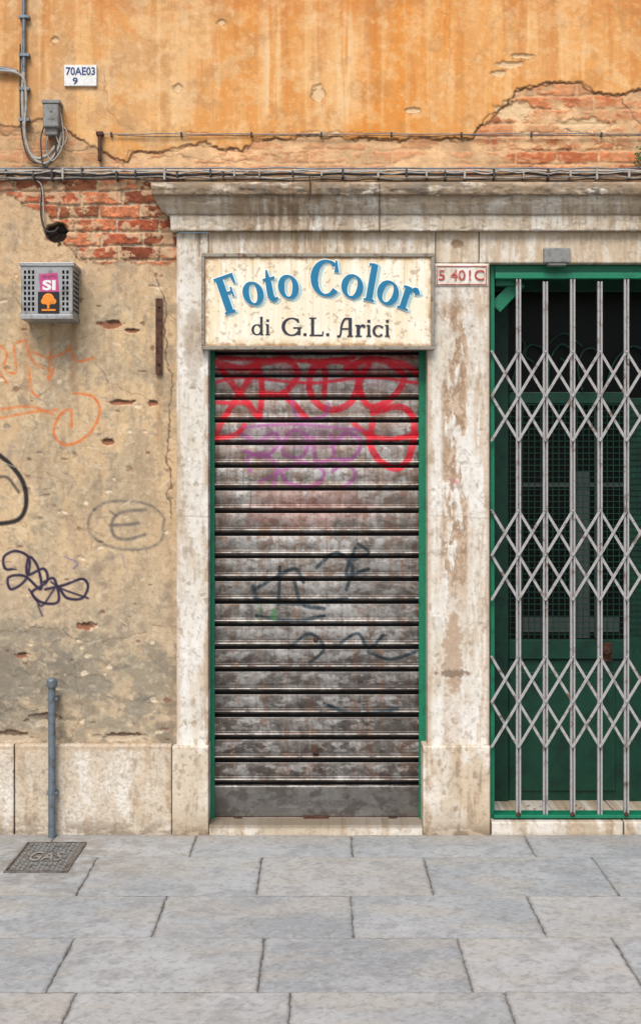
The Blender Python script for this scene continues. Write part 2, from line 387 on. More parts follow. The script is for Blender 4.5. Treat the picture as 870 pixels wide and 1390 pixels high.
p.stroke([(52,822),(58,836)],2.4,SC,.6,1.6); p.stroke([(40,590),(30,640),(60,650)],2,(150,130,112),.5,2,grit=.3)
p.stroke([(84,640),(100,650),(92,672)],2.2,(120,110,104),.4,2,grit=.4); p.stroke([(150,760),(165,752),(170,770)],2.2,(130,110,130),.4,2,grit=.4)
p.stroke([(88,756),(106,764),(100,772)],2,(110,90,140),.5,2)
GR=(104,98,92)
p.stroke([(222,712),(218,735),(190,746),(150,742),(124,725),(122,702),(140,684),(172,680),(204,686),(222,702)],3.4,GR,.72,3.4,closed=True,grit=.4)
p.stroke([(198,692),(172,694),(158,700),(152,712),(156,728),(172,732),(196,726)],4.2,GR,.76,3.4,grit=.2); p.stroke([(150,713),(176,712),(188,710)],4.0,GR,.74,3.2)
p.stroke([(158,700),(150,694)],3,GR,.7,3)
for _ in range(60):
    a=random.uniform(0,225); b=random.uniform(400,900); L=random.uniform(4,18); t=random.uniform(-.8,.8)
    p.stroke([(a,b),(a+L*math.cos(t),b+L*math.sin(t))],1.3,random.choice([(120,100,80),(236,220,194),(130,118,120)]),.5,1,False)
uc=(U[:-1,:-1]+U[1:,1:])/2; vc=(V[:-1,:-1]+V[1:,1:])/2
keep=~((uc>243)&(uc<1080)&(vc>262))
build_flat(p,'plaster_wall',0,M_wall,bld,keep)

# ---- stone painting
def stone(p,seed,base=(224,218,206),stain=.4,warm=(194,170,142)):
    U,V=p.U,p.V
    p.mix(base,np.ones_like(U))
    a=fbm(U/40,V/90,seed); b=fbm(U/9,V/60,seed+1); c=fbm(U/11,V/11,seed+2)
    p.mix((236,233,226),sst(.38,.7,a)*.7); p.mix((204,191,170),sst(.45,.8,fbm(U/26,V/60,seed+3))*.5)
    p.mix(warm,sst(.52,.82,b)*stain); p.mix((140,118,96),sst(.62,.85,b*.6+c*.4)*stain)
    p.mix((168,160,148),sst(.56,.82,c)*.25)
    p.mix((132,114,96),sst(.64,.8,fbm(U/4,V/5,seed+4,4))*.3)
    p.H+=.0018*(c-.5)+.0010*(fbm(U/4,V/4,seed+5,3)-.5)
def chips(p,seed,n,u0,u1,v0,v1):
    r=random.Random(seed)
    for i in range(n):
        m=p.blob(r.uniform(u0,u1),r.uniform(v0,v1),r.uniform(1,4),r.uniform(1,6),seed+i,.5,5); p.mix((158,138,116),m*.5); p.H-=.0015*m
p=Paint(rng_(240,283,1.2),rng_(316,1014,1.3)); stone(p,200,stain=.35)
p.mix((188,164,134),sst(249,240,p.U)*.6*sst(.35,.6,fbm(p.U/6,p.V/40,205)))
p.mix((164,136,106),sst(273,283,p.U)*.65*sst(.35,.6,fbm(p.U/6,p.V/30,206)))
p.mix((136,114,92),p.blob(262,470,14,50,207,.4,10)*.3); p.mix((140,118,94),sst(.5,.7,fbm(p.U/8,p.V/60,208))*sst(380,330,p.V)*.6)
p.stroke([(271,316),(271,348)],1.2,(110,90,70),.7,1,False,H=-.002)
p.stroke([(238,700),(285,702)],1.2,(150,134,114),.5,1,False,H=-.002)
chips(p,210,20,241,282,330,1010)
build_panel(p,'stone_jamb',-.03,.2,M_stone,bld)
p=Paint(rng_(234,283,1.2),rng_(1013,1136,1.2)); stone(p,230,(212,198,176),.5)
p.mix((160,138,112),sst(1080,1136,p.V)*.5); p.mix((120,104,88),sst(1115,1136,p.V)*sst(.3,.6,fbm(p.U/12,p.V/8,231))*.7); chips(p,232,10,236,282,1015,1130)
build_panel(p,'stone_jamb_base',-.05,.2,M_stone,bld)
p=Paint(rng_(580,664,1.2),rng_(357.5,1013,1.3)); stone(p,240,stain=.35)
d=fbm(p.U/13,p.V/46,245); cen=np.exp(-((p.U-617)/16)**2)
m=sst(.42,.56,d+.17*cen-.08)*sst(.15,.5,cen)*sst(395,430,p.V)*(1-.8*sst(760,840,p.V))
p.mix((170,142,114),m*.85); p.mix((212,190,168),m*sst(.48,.62,fbm(p.U/6,p.V/10,246))*.7); p.mix((142,116,92),m*sst(.54,.68,fbm(p.U/5,p.V/9,251))*.6); p.H-=.003*m
m=p.blob(616,885,12,50,247,.6,8); p.mix((174,146,120),m*.7); p.mix((136,116,98),p.blob(616,914,20,5,248,.5,5)*.9)
p.mix((184,150,116),sst(.5,.7,fbm(p.U/7,p.V/90,249))*.45*np.exp(-((p.U-650)/12)**2))
p.mix((172,144,114),sst(588,580,p.U)*.55); p.mix((172,146,118),sst(657,664,p.U)*.45); p.stroke([(614,650),(620,656)],4,(190,110,120),.6,3,False)
p.stroke([(584,700),(664,704)],1.2,(160,142,122),.4,1,False,H=-.002)
chips(p,250,34,582,662,400,1010)
build_panel(p,'stone_jamb.001',-.03,.4,M_stone,bld)
p=Paint(rng_(574,665,1.2),rng_(1013,1138,1.2)); stone(p,260,(208,190,164),.6)
p.mix((160,138,112),sst(1080,1136,p.V)*.45); p.mix((114,98,82),sst(1112,1136,p.V)*sst(.3,.6,fbm(p.U/12,p.V/8,261))*.7); chips(p,262,18,576,662,1015,1130)
build_panel(p,'stone_jamb_base.001',-.05,.4,M_stone,bld)
p=Paint(rng_(1000,1085,4),rng_(357.5,1136,4)); stone(p,270); build_panel(p,'stone_jamb.002',-.03,.4,M_stone,bld)
for i,(a,b,sd) in enumerate(((283.5,590.5,280),(591.5,649.5,290),(650.5,1085,300))):
    p=Paint(rng_(a,b,1.25),rng_(314,357,1.2)); stone(p,sd,(216,205,186),.45)
    p.mix((180,152,118),sst(.4,.7,fbm(p.U/9,p.V/60,sd+7))*.5); p.mix((200,182,154),sst(328,314,p.V)*.5)
    if i==0: p.mix((150,118,84),sst(.45,.7,fbm(p.U/5,p.V/40,288))*.5*np.exp(-((p.U-420)/90)**2))
    if i==1: p.mix((130,104,78),p.blob(620,331,8,6,5,.3,5)*.7); p.H-=.004*p.blob(620,331,7,5,5,.3,5)
    build_panel(p,'lintel_stone' if i==0 else 'lintel_stone.%03d'%i,-.027,.35,M_stone,bld)
mb=MB(); mb.pbox(283.5,579,357.5,474,.0,.2); mb.make('lintel_infill',M_rust,bld)
prof=[(0.0,247,205),(-.13,247,205),(-.145,249,205),(-.148,252,205),(-.148,262,206),(-.146,264,206),(-.128,266,209),(-.124,270,210),(-.112,277,214),(-.092,284,220),(-.075,289,226),(-.068,291,229),(-.066,293,231),(-.066,311,232),(-.064,313,232),(-.03,314,233),(0.0,314,234)]
pr=[]
for i in range(len(prof)-1):
    a=np.array(prof[i],float); b=np.array(prof[i+1],float); n=max(2,int(np.hypot((b-a)[0]*300,(b-a)[1])/1.3))
    for t in range(n): pr.append(a+(b-a)*t/n)
pr.append(np.array(prof[-1],float)); pr=np.array(pr)
uu=rng_(205,1100,1.4); nu=len(uu)
Uc=np.zeros((len(pr),nu)); 
for i,q in enumerate(pr):
    Uc[i]=q[2]+(uu-205)/(1100-205)*(1100-q[2])
Vc=np.repeat(pr[:,1:2],nu,1); Yc=np.repeat(pr[:,0:1],nu,1)
p=Paint(uu,np.arange(len(pr))); p.U=Uc; p.V=Vc
stone(p,320,(210,196,174),.35)
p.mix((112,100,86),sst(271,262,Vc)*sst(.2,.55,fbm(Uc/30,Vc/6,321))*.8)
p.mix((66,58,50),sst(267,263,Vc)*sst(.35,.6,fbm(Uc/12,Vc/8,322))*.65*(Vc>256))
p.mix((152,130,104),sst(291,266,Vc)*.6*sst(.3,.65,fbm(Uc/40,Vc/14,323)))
p.mix((120,92,66),sst(.45,.7,fbm(Uc/9,Vc/50,324))*.55*np.exp(-((Uc-400)/90)**2)); p.mix((100,82,66),sst(3,0,abs(Vc-291.5))*.5)
p.mix((150,124,94),sst(.5,.75,fbm(Uc/8,Vc/60,327))*.35)
p.mix((80,66,54),sst(1.6,.4,abs(Uc-515))*.8*(Vc>249))
dn=.004*(fbm(Uc/9,Vc/9,325)-.5)+.004*sst(.62,.72,fbm(Uc/14,Vc/6,326))
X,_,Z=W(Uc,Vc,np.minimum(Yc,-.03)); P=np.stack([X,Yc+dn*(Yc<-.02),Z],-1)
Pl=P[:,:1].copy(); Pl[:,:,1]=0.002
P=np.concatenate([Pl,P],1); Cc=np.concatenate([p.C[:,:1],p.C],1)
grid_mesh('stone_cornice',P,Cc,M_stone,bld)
for i,(a,b) in enumerate(((-900,-160),(-158,19),(21,233))):
    p=Paint(rng_(a,b,1.3 if i else 12),rng_(1011,1137,1.3)); stone(p,340+i*9,(210,197,177),.4,(196,168,136))
    p.mix((194,162,128),sst(1050,1011,p.V)*.4*sst(.35,.65,fbm(p.U/40,p.V/14,345)))
    p.mix((122,110,96),sst(1100,1134,p.V)*.65*sst(.2,.6,fbm(p.U/18,p.V/9,346)))
    dots=sst(.6,.7,fbm(p.U/2.6,p.V/2.6,347,2)); p.mix((176,158,134),dots*.4); p.H-=.0014*dots
    p.stroke([(a,1016),(b,1016)],2,(170,150,126),.5,2,False)
    chips(p,350+i,14,a,b,1012,1134)
    build_panel(p,'plinth_stone' if i==0 else 'plinth_stone.%03d'%i,-.035,.1,M_stone,bld)
p=Paint(rng_(284,573.5,1.3),rng_(1120,1140,1.2)); stone(p,370,(196,182,158),.5)
p.mix((100,88,74),sst(1127,1120,p.V)*.6); p.mix((120,108,92),sst(1132,1140,p.V)*.5); build_panel(p,'door_threshold',-.045,.3,M_stone,bld)
for i,(a,b) in enumerate(((667,845),(847,1000))):
    p=Paint(rng_(a,b,1.3),rng_(1116,1139,1.2)); stone(p,380+i,(190,174,150),.5); p.mix((130,114,96),sst(1128,1139,p.V)*.5)
    build_panel(p,'gate_threshold' if i==0 else 'gate_threshold.001',-.045,.7,M_stone,bld)

# ------------------------------------------------------------ roller shutter
sh=empty('roller_shutter',W(430,800,.09))
def child(o,par):
    o.parent=par; o.matrix_parent_inverse=Matrix.Translation(-par.location); return o
v0=472; p=Paint(rng_(289,571,1.0),rng_(v0,1119,.62)); U,V=p.U,p.V
PT=30.75; ph=((V-481.5)/PT)%1; row=np.floor((V-481.5)/PT)
slat=V<1065.5
prf=np.where(ph<.62,.004*np.sin(np.pi*ph/.62),np.where(ph<.86,.015*np.sin(np.pi*(ph-.62)/.24),-.012*np.sin(np.pi*(ph-.86)/.14)))
prf=np.where(slat,prf,.006*(sst(1065.5,1068,V)-sst(1116,1118.5,V))-.004*sst(1,0,abs(V-1109)/1.5))
p.H+=prf
p.H+=.0010*(fbm(U/60,V/20,402,3)-.5)
rj=np.random.default_rng(9).random(64)[(row.astype(int))&63]; rk=np.random.default_rng(19).random(64)[(row.astype(int))&63]
a=fbm(U/50,V/34+rk*20,400); b=fbm(U/10,V/8+rj*9,401); f=fbm(U/3,V/3,404,3)
c=vst(4,36,403); 
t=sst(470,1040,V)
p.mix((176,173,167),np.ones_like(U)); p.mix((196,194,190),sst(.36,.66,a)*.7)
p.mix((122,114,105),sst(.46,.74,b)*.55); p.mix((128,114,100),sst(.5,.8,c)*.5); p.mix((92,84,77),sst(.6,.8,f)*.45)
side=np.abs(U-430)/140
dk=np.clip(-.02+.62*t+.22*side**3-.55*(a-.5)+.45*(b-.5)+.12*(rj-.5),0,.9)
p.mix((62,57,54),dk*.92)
p.mix((76,56,44),sst(30,0,U-289)*sst(.3,.65,c)*.6); p.mix((76,56,44),sst(30,0,571-U)*sst(.3,.65,c)*.6)
wn=sst(.46,.70,fbm(U/16,V/9+rk*30,406)+.05*np.exp(-((U-430)/90)**2))*sst(.02,.15,ph)*sst(.62,.5,ph)*slat
p.mix((178,176,172),wn*(.12+.45*t)); p.mix((200,198,194),wn*sst(.45,.65,f)*(.1+.35*t))
p.mix((56,50,47),sst(.50,.68,ph)*slat*(.25+.3*rj)*(.6+.4*t)*(.5+.7*b)); p.mix((20,18,18),sst(.86,.9,ph)*slat*.9)  # lower-band grime; near-black groove shadow painted into the slat colour
p.mix((196,193,186),sst(.05,0,abs(ph-.72))*slat*.6*sst(.3,.55,fbm(U/20,V/50,407)))  # highlight along each roll, painted into the colour
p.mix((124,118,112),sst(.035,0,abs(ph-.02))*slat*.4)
p.mix((136,92,66),sst(.52,.78,vst(7,60,408))*.35*sst(.4,.6,b)*slat)
p.mix((150,104,84),sst(.45,.75,fbm(U/40,V/14,418))*.3*sst(760,600,V))
R=(208,24,42)
fl=dict(soft=3,grit=.25)
p.mix((190,52,62),sst(545,490,V)*sst(.4,.6,fbm(U/30,V/16,409))*.3)
p.mix((214,204,200),sst(570,500,V)*sst(.48,.64,fbm(U/24,V/14,419))*.5*sst(.62,.5,ph))
for pts,w in (([(284,490),(330,500),(352,492)],8),([(300,500),(322,530),(346,560),(352,566)],8.5),([(348,500),(322,540),(300,575),(292,596)],8),
    ([(350,492),(356,530),(352,566)],7.5),([(352,494),(388,488),(404,508),(384,534),(356,534)],8),([(384,534),(402,552),(416,568)],8),
    ([(424,500),(450,490),(478,496),(486,520),(474,548),(446,556),(424,540),(420,516),(426,500)],8.5),
    ([(470,500),(500,488),(546,494),(566,508)],8.5),([(500,494),(488,524),(502,552),(532,540),(548,512),(530,494)],8),
    ([(506,560),(540,552),(560,566),(560,600),(552,626),(536,636),(514,624),(502,600),(506,572)],8.5),
    ([(290,520),(330,512),(420,520),(500,512),(566,520)],4),([(292,596),(320,590),(332,578)],7),([(286,546),(340,548)],5),
    ([(420,490),(440,500),(440,540)],7),([(300,486),(420,490),(480,486)],5),([(480,575),(500,590),(530,596),(566,590)],7)):
    p.stroke(pts,w,R,.92,seed=int(w),**fl)
PU=(152,78,138)
for pts,w in (([(330,590),(350,600),(372,588),(378,604),(356,620),(332,612)],5),([(340,640),(336,622),(360,616),(376,640),(352,654)],4.5),
    ([(384,600),(400,584),(418,596),(410,620),(386,616),(384,600)],5),([(424,594),(430,626),(452,620),(450,592)],5),
    ([(450,606),(470,588),(490,600),(478,622),(456,624)],5),([(380,640),(410,628),(440,640),(424,660),(392,656),(380,640)],5),
    ([(450,640),(470,630),(482,646),(466,662)],4.5),([(330,580),(400,576),(490,584)],3.5),([(376,640),(370,662)],4.5),([(396,540),(400,560),(412,570),(440,564),(446,548)],4.5)):
    p.stroke(pts,w,PU,.85,soft=2.6,grit=.3)
p.mix((156,98,136),p.blob(410,588,70,20,411,.5,16,.4)*.3)
p.mix((170,80,66),p.blob(420,690,80,26,412,.5,16,.4)*.22)
TE=(30,44,52)
for pts,w in (([(346,800),(370,786),(400,772),(412,790)],4.5),([(380,770),(378,820)],4.5),([(346,812),(400,820),(470,812)],4),([(430,770),(456,750),(478,770),(470,800)],4.5),
    ([(482,744),(470,780),(500,772)],4.5),([(400,790),(410,820),(440,826)],4.5),([(348,836),(400,842),(440,836)],4),([(392,880),(420,860),(440,880),(420,900)],4),
    ([(462,872),(486,860),(500,880),(520,862)],4),([(500,885),(530,895),(566,884)],4),([(440,955),(480,968),(540,962)],4),([(344,796),(350,818)],5),([(486,738),(500,750),(480,760)],4)):
    p.stroke(pts,w,TE,.85,soft=2.4,grit=.25)
p.mix((66,140,72),p.blob(372,834,5,8,413,.4,6)*.5); p.mix((66,140,72),p.blob(352,830,2,16,414,.4,6)*.3); p.mix((66,150,80),p.blob(338,845,3,3,415,.2)*.5)
for _ in range(90):
    a_=random.uniform(292,568); b_=random.uniform(600,1112); L=random.uniform(3,16)
    p.stroke([(a_,b_),(a_+L,b_+random.uniform(-4,4))],random.uniform(.8,1.5),random.choice([(186,182,176),(38,34,32),(140,96,70)]),random.uniform(.2,.5),1,False)
for _ in range(60):
    a_=random.uniform(292,568); b_=random.uniform(500,1050); L=random.uniform(15,70)
    p.stroke([(a_,b_),(a_+random.uniform(-1,1),b_+L)],random.uniform(1,2.4),random.choice([(120,84,60),(60,54,50),(160,156,150)]),random.uniform(.12,.38),1.5,False)
p.mix((20,18,18),sst(.87,.92,ph)*slat*.85)  # groove shadow painted on again, over the tags
pl=(V>1067)
p.mix((126,124,120),pl*.7); p.mix((76,70,64),pl*sst(.4,.7,fbm(U/20,V/12,416))*.6); p.mix((120,84,60),pl*sst(1104,1112,V)*.4)
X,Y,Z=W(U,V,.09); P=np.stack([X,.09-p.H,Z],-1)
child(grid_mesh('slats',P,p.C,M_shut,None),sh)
mb=MB(); mb.pbox(282,291.5,472,1117,.068,.13); mb.pbox(568.5,579.5,472,1117,.068,.13); child(mb.make('side_rails',M_green,None,.002),sh)
mb=MB()
for u in (323,533): mb.pbox(u-6,u+6,1110,1117,.070,.085); mb.disc(u,1114,.009,.06,.075)
mb.pbox(412,446,1108,1118,.066,.085); mb.disc(428,1020,.015,.066,.08,14); mb.disc(428,868,.011,.068,.082,12); mb.pbox(424,432,1017,1023,.062,.07)
child(mb.make('locks',M_rust,None,.001),sh)
child(text_mesh('maker_embossing','DAMIANO  -  PASTORE',M_emb,None,(376,482,1086.5,1093.5),.0825,bold=0),sh)

# ------------------------------------------------------------ shop sign
sg=empty('shop_sign',W(431,409,-.07))
ys=-.065
p=Paint(rng_(277,587,1.0),rng_(347,471,1.0)); U,V=p.U,p.V
p.mix((240,231,206),np.ones_like(U)); p.mix((246,241,224),sst(.35,.7,fbm(U/60,V/40,500))*.7)
p.mix((232,212,172),sst(.5,.78,vst(8,70,501))*.5)
p.mix((216,180,128),sst(.6,.82,vst(4,60,502))*.4*(.4+.6*sst(440,350,V)))
ed=np.minimum(np.minimum(U-277,587-U),np.minimum(V-347,471-V))
p.mix((208,170,118),sst(14,2,ed)*sst(.3,.65,fbm(U/10,V/10,503))*.6); p.mix((146,98,62),sst(6,1,ed+6*fbm(U/9,V/9,504)-3)*.6)
for u0 in (343,366,395,420,500,548,565,300): p.stroke([(u0,350),(u0+1,375),(u0,350+random.uniform(30,70))],1.8,(196,150,98),.4,2.4,False)
p.mix((130,96,66),sst(.7,.8,fbm(U/5,V/5,505,4))*.35)
child(build_panel(p,'board',ys,-.032,M_board,None),sg)
M_fr=plain('sign_frame_metal',(146,140,126),.55,.2,(104,74,54),26,.52,.66)
mb=MB(); yf=ys-.01
mb.pbox(273.5,589.5,343.5,348.5,yf,-.033);mb.pbox(273.5,589.5,469.5,474.5,yf,-.033);mb.pbox(273.5,278,348.8,469.2,yf+.0005,-.033);mb.pbox(585,589.5,348.8,469.2,yf+.0005,-.033)
child(mb.make('frame',M_fr,None,.002),sg)
def ell(cx,cy,rx,ry,a0,a1,wmin,wmax,n=28,ax=0):
    th=np.radians(np.linspace(a0,a1,n)); pts=np.stack([cx+rx*np.cos(th),cy+ry*np.sin(th)],1)
    return pts,wmin+(wmax-wmin)*np.abs(np.cos(th-math.radians(ax)))**1.6
def L_(pts,w):
    pts=np.array(pts,float); n=len(pts)
    w=np.full(n,w) if np.ndim(w)==0 else np.array(w,float); return pts,w
def sm(pts,w):
    c=catmull(pts,8); w=np.interp(np.linspace(0,1,len(c)),np.linspace(0,1,len(w)),w); return c,w
GL={
'F':(.74,[L_([(.2,0),(.2,1)],.19),L_([(.03,.965),(.62,.965)],.075),L_([(.60,1.0),(.64,.72)],[.11,.05]),L_([(.2,.53),(.47,.53)],.07),L_([(.47,.66),(.47,.40)],[.05,.05]),L_([(.03,.03),(.38,.03)],.065)]),
'o':(.64,[ell(.32,.32,.23,.29,0,360,.06,.17,36,-15)]),
't':(.46,[sm([(.2,.86),(.2,.5),(.2,.18),(.27,.05),(.42,.08)],[.04,.16,.17,.13,.04]),L_([(.03,.6),(.42,.62)],.075)]),
'C':(.82,[ell(.42,.5,.35,.455,48,318,.07,.2,36,-8),L_([(.70,.98),(.71,.66)],[.04,.12])]),
'l':(.36,[L_([(.19,0),(.19,1.0)],.17),L_([(.04,.03),(.34,.03)],.06),L_([(.03,.97),(.2,.985)],.06)]),
'r':(.52,[L_([(.18,0),(.18,.63)],.165),L_([(.03,.03),(.35,.03)],.06),L_([(.03,.6),(.2,.61)],.06),sm([(.22,.42),(.30,.56),(.40,.60),(.48,.5)],[.05,.08,.13,.14])]),
'd':(.70,[ell(.30,.31,.22,.28,0,360,.06,.13,30),L_([(.53,0),(.53,1.05)],.13),L_([(.50,.03),(.64,.03)],.06)]),
'i':(.30,[L_([(.15,0),(.15,.62)],.13),L_([(.03,.03),(.27,.03)],.06),L_([(.15,.76),(.15,.90)],.14),L_([(.04,.6),(.16,.6)],.06)]),
'G':(.88,[ell(.44,.5,.36,.46,42,322,.07,.17,36),L_([(.50,.44),(.86,.44)],.07),L_([(.75,.44),(.75,.05)],.14),L_([(.71,.95),(.72,.72)],[.03,.1])]),
'L':(.70,[L_([(.18,0),(.18,1)],.15),L_([(.03,.97),(.34,.97)],.06),L_([(.05,.035),(.60,.035)],.075),L_([(.60,.0),(.63,.26)],[.06,.05])]),
'A':(.86,[sm([(.05,.04),(.16,.02),(.22,.2),(.26,.6),(.40,.93),(.62,.97)],[.10,.10,.09,.10,.10,.09]),L_([(.66,0),(.66,1.0)],.16),L_([(.2,.42),(.66,.42)],.07),L_([(.52,.03),(.80,.03)],.06)]),
'c':(.56,[ell(.30,.31,.22,.28,40,320,.06,.13,28),L_([(.47,.56),(.47,.46)],.10)]),
'.':(.26,[L_([(.12,.0),(.12,.15)],.15)]),' ':(.4,[])}
M_teal=plain('teal_lettering',(14,116,156),.45,0,(58,142,172),40,.6,.78)
M_sdw=plain('pale_blue_shade',(170,204,208),.5,0,(226,222,196),40,.55,.68)
M_whl=plain('white_outline',(250,248,238),.5,var=.03)
M_ink=plain('ink_lettering',(46,46,60),.5,0,(90,84,84),50,.6,.76)
def arc_word(word,start,h,wf,mb,ext=0,du=0,dv=0,y=ys,R=360.,uc=437.,vb=403.):
    s=start; k=0
    for ch in word:
        adv,st_=GL[ch]; ang=(s+adv*h*wf/2-uc)/R
        for pts,w in st_:
            q=[]
            for (x,yy) in pts:
                lx=(x-adv/2)*h*wf; ly=yy*h
                bx=uc+R*math.sin(ang); bv=vb+R*(1-math.cos(ang))
                q.append((bx+lx*math.cos(ang)-(-ly)*math.sin(ang)*1+du, bv+lx*math.sin(ang)+(-ly)*math.cos(ang)+dv))
            q=np.array(q); ww=np.array(w)*h*1.03+ext
            if ext and np.hypot(*(q[0]-q[-1]))>1e-6:
                a=q[0]-q[1];b=q[-1]-q[-2]; q[0]+=a/np.hypot(*a)*ext/2; q[-1]+=b/np.hypot(*b)*ext/2
            mb.ribbon(q,ww,y-.00008*k); k+=1
        s+=adv*h*wf
def both(mb,**kw):
    arc_word('Foto',302,51,.83,mb,**kw); arc_word('Color',423,51,.92,mb,**kw)
mb=MB(); both(mb,ext=1.2,du=3.4,dv=2.6,y=ys-.0008); child(mb.make('letter_shade',M_sdw),sg)
mb=MB(); both(mb,ext=2.2,y=ys-.0035); child(mb.make('letter_outline',M_whl),sg)
mb=MB(); both(mb,y=ys-.0062); child(mb.make('lettering',M_teal),sg)
mb=MB(); s=341; k=0
def line_word(word,s,h,wf,vb):
    global k
    for ch in word:
        adv,st_=GL[ch]
        for pts,w in st_:
            q=np.array([(s+x*h*wf,vb-yy*h) for x,yy in pts]); mb.ribbon(q,np.array(w)*h*1.12,ys-.0015-.00008*k); k+=1
        s+=adv*h*wf
line_word('di',341,24,1.1,455); line_word('G.L.',382,25,1.28,456); line_word('Arici',456,25.5,1.14,457)
child(mb.make('lettering_small',M_ink),sg)

# ------------------------------------------------------------ plaques
q=empty('street_code_plaque',W(109,102,-.01)); mb=MB(); mb.pbox(87.5,131.5,88,116.5,-.014,.012); child(mb.make('tile',M_white,None,.002),q)
child(text_mesh('code','70AE03',M_blue,None,(90,129.5,91,102),-.0155,bold=.02),q); child(text_mesh('digit','9',M_blue,None,(99,106,105,114.5),-.0155,bold=.02),q)
q=empty('house_number_plaque',W(626,374,-.04)); p=Paint(rng_(590,662.5,1.2),rng_(358.5,388.5,1.2)); stone(p,600,(232,224,212),.15)
child(build_panel(p,'tile',-.036,-.029,M_stone,None),q)
child(text_mesh('number','5 401C',M_red,None,(595,657,366.5,380.5),-.0405,bold=.008),q)
mb=MB(); 
for a in ((592.5,660,361,361.8),(592.5,660,385.5,386.3),(592.5,593.3,362.1,385.1),(659.2,660,362.1,385.1)): mb.pbox(*a,-.0400,-.035)
child(mb.make('border',M_red),q)

# ------------------------------------------------------------ metal box with stickers
yb=-.16; vb=empty('vented_meter_box',W(65,397,yb))
mb=MB(); mb.pbox(29,99,359,430,yb,.01); child(mb.make('case',M_alu,None,.004),vb)
mb=MB(); mb.pbox(27,101,356,361,yb-.006,.01); mb.pbox(28,100,427,433,yb-.004,.01); child(mb.make('lid',M_alu,None,.002),vb)
mb=MB()
for r in range(8):
    for c_ in range(3): mb.pbox(33+c_*5.5,36+c_*5.5,367+r*7.2,371.5+r*7.2,yb-.0012,yb+.001)
    for c_ in range(2): mb.pbox(85+c_*5.5,88+c_*5.5,367+r*7.2,371.5+r*7.2,yb-.0012,yb+.001)
x1=W(99,0,yb)[0]; z1=W(0,366,yb)[2]
for r in range(9):
    for c_ in range(4): mb.box(x1-.001,x1+.0015,yb+.02+c_*.034,yb+.036+c_*.034,z1-.012-r*.021,z1-r*.021)
child(mb.make('vent_slots',M_dark),vb)
M_pink=plain('pink_sticker',(190,76,130),.4); M_blk=plain('black_sticker',(28,26,26),.35); M_or=plain('orange_print',(236,140,40),.4)
mb=MB(); mb.strip((66,371),(68,398),.083,yb-.0022,yb-.0005); child(mb.make('sticker_pink',M_pink),vb)
mb=MB(); mb.pbox(52,81,396,425,yb-.0034,yb-.0005); child(mb.make('sticker_black',M_blk),vb)
child(text_mesh('si','SI',M_white,None,(58,76,380,394),yb-.0026,bold=.04),vb); child(text_mesh('word','VENETO',M_blk,None,(57,77,374,377.5),yb-.0026,bold=0),vb)
mb=MB(); mb.disc(66,406,.026,yb-.005,yb-.003,18); mb.disc(60,409,.013,yb-.0046,yb-.003,12); mb.disc(73,409,.013,yb-.0046,yb-.003,12); mb.pbox(64.5,67.5,408,419,yb-.0046,yb-.003); mb.pbox(57,76,419.5,422,yb-.0046,yb-.003); child(mb.make('tree_print',M_or),vb)

# ------------------------------------------------------------ wall hardware
o=empty('rusty_iron_bar',W(216,456,-.02)); mb=MB(); mb.pbox(211.5,220.5,405,508,-.022,-.008); mb.pbox(213,219,412,420,-.008,.01); mb.pbox(213,219,490,498,-.008,.01)
mb.disc(216,416,.007,-.028,-.02);mb.disc(216,494,.007,-.028,-.02); child(mb.make('flat_bar',M_rust,None,.002),o)
o=empty('iron_wall_hook',W(135,198,-.03)); mb=MB(); mb.pbox(133,137.5,180,218,-.03,-.012); mb.pbox(130.5,140,178,183,-.034,.01); mb.pbox(133.5,137,212,217,-.012,.01); child(mb.make('shank',M_rust,None,.002),o)
o=empty('vent_standpipe',W(71,1030,-.06)); yp=-.075
a=W(71,926,yp); b=W(71,1134,yp)
child(tube('pipe',[a,(b[0],b[1],-.01)],.0165,M_pipe,None,False),o)
child(tube('cap',[(a[0],yp,a[2]-.02),(a[0],yp,a[2]+.004)],.024,M_pipe,None,False),o)
bpy.ops.mesh.primitive_uv_sphere_add(segments=20,ring_count=12,radius=.024,location=(a[0],yp,a[2]+.004)); e=bpy.context.object; e.name='cap_dome'; e.data.materials.append(M_pipe); e.scale=(1,1,.75)
for f in e.data.polygons: f.use_smooth=True
child(e,o)
mb=MB(); c0=W(71,1010,yp); 
for zz in (c0[2]+.2,c0[2]-.22): mb.box(c0[0]-.024,c0[0]+.024,yp-.003,yp+.075 if zz>c0[2] else yp+.045,zz-.006,zz+.006)
child(mb.make('clamps',M_pipe,None,.002),o)
cd=empty('electrical_conduit',W(33,60,-.02))
def wp(l,y): return [W(u,v,y) for u,v in l]
child(tube('riser',wp([(33,-60),(33,50),(33,98)],-.02),.0085,M_pipe),cd)
child(tube('riser_cable',wp([(33,98),(31,130),(33,170),(38,200),(50,215),(66,210),(76,198)],-.022),.0075,M_cable_w),cd)
child(tube('cable_loop',wp([(-30,95),(0,96),(20,98),(33,108),(36,140),(34,180),(44,212),(62,222),(78,205),(84,180)],-.03),.006,M_cable_w),cd)
child(tube('cable_loop_2',wp([(28,60),(28,130),(30,180),(40,215),(60,224),(70,232)],-.018),.003,M_cable_k),cd)
child(tube('cable_loop_3',wp([(66,178),(64,205),(72,218),(86,196),(84,160),(80,150)],-.045),.003,M_cable_w),cd)
child(tube('cable_loop_4',wp([(72,182),(76,210),(60,226),(56,190),(60,172)],-.04),.003,M_cable_k),cd)
child(tube('cable_loop_5',wp([(75,180),(84,200),(92,182),(84,168)],-.04),.0025,M_cable_w),cd)
child(tube('elbow',wp([(-20,96),(5,94),(24,98)],-.02),.011,M_pipe),cd)
mb=MB()
for v in (20,72,118,160): mb.pbox(26,40,v,v+4,-.032,.0)
child(mb.make('saddles',M_pipe,None,.001),cd)
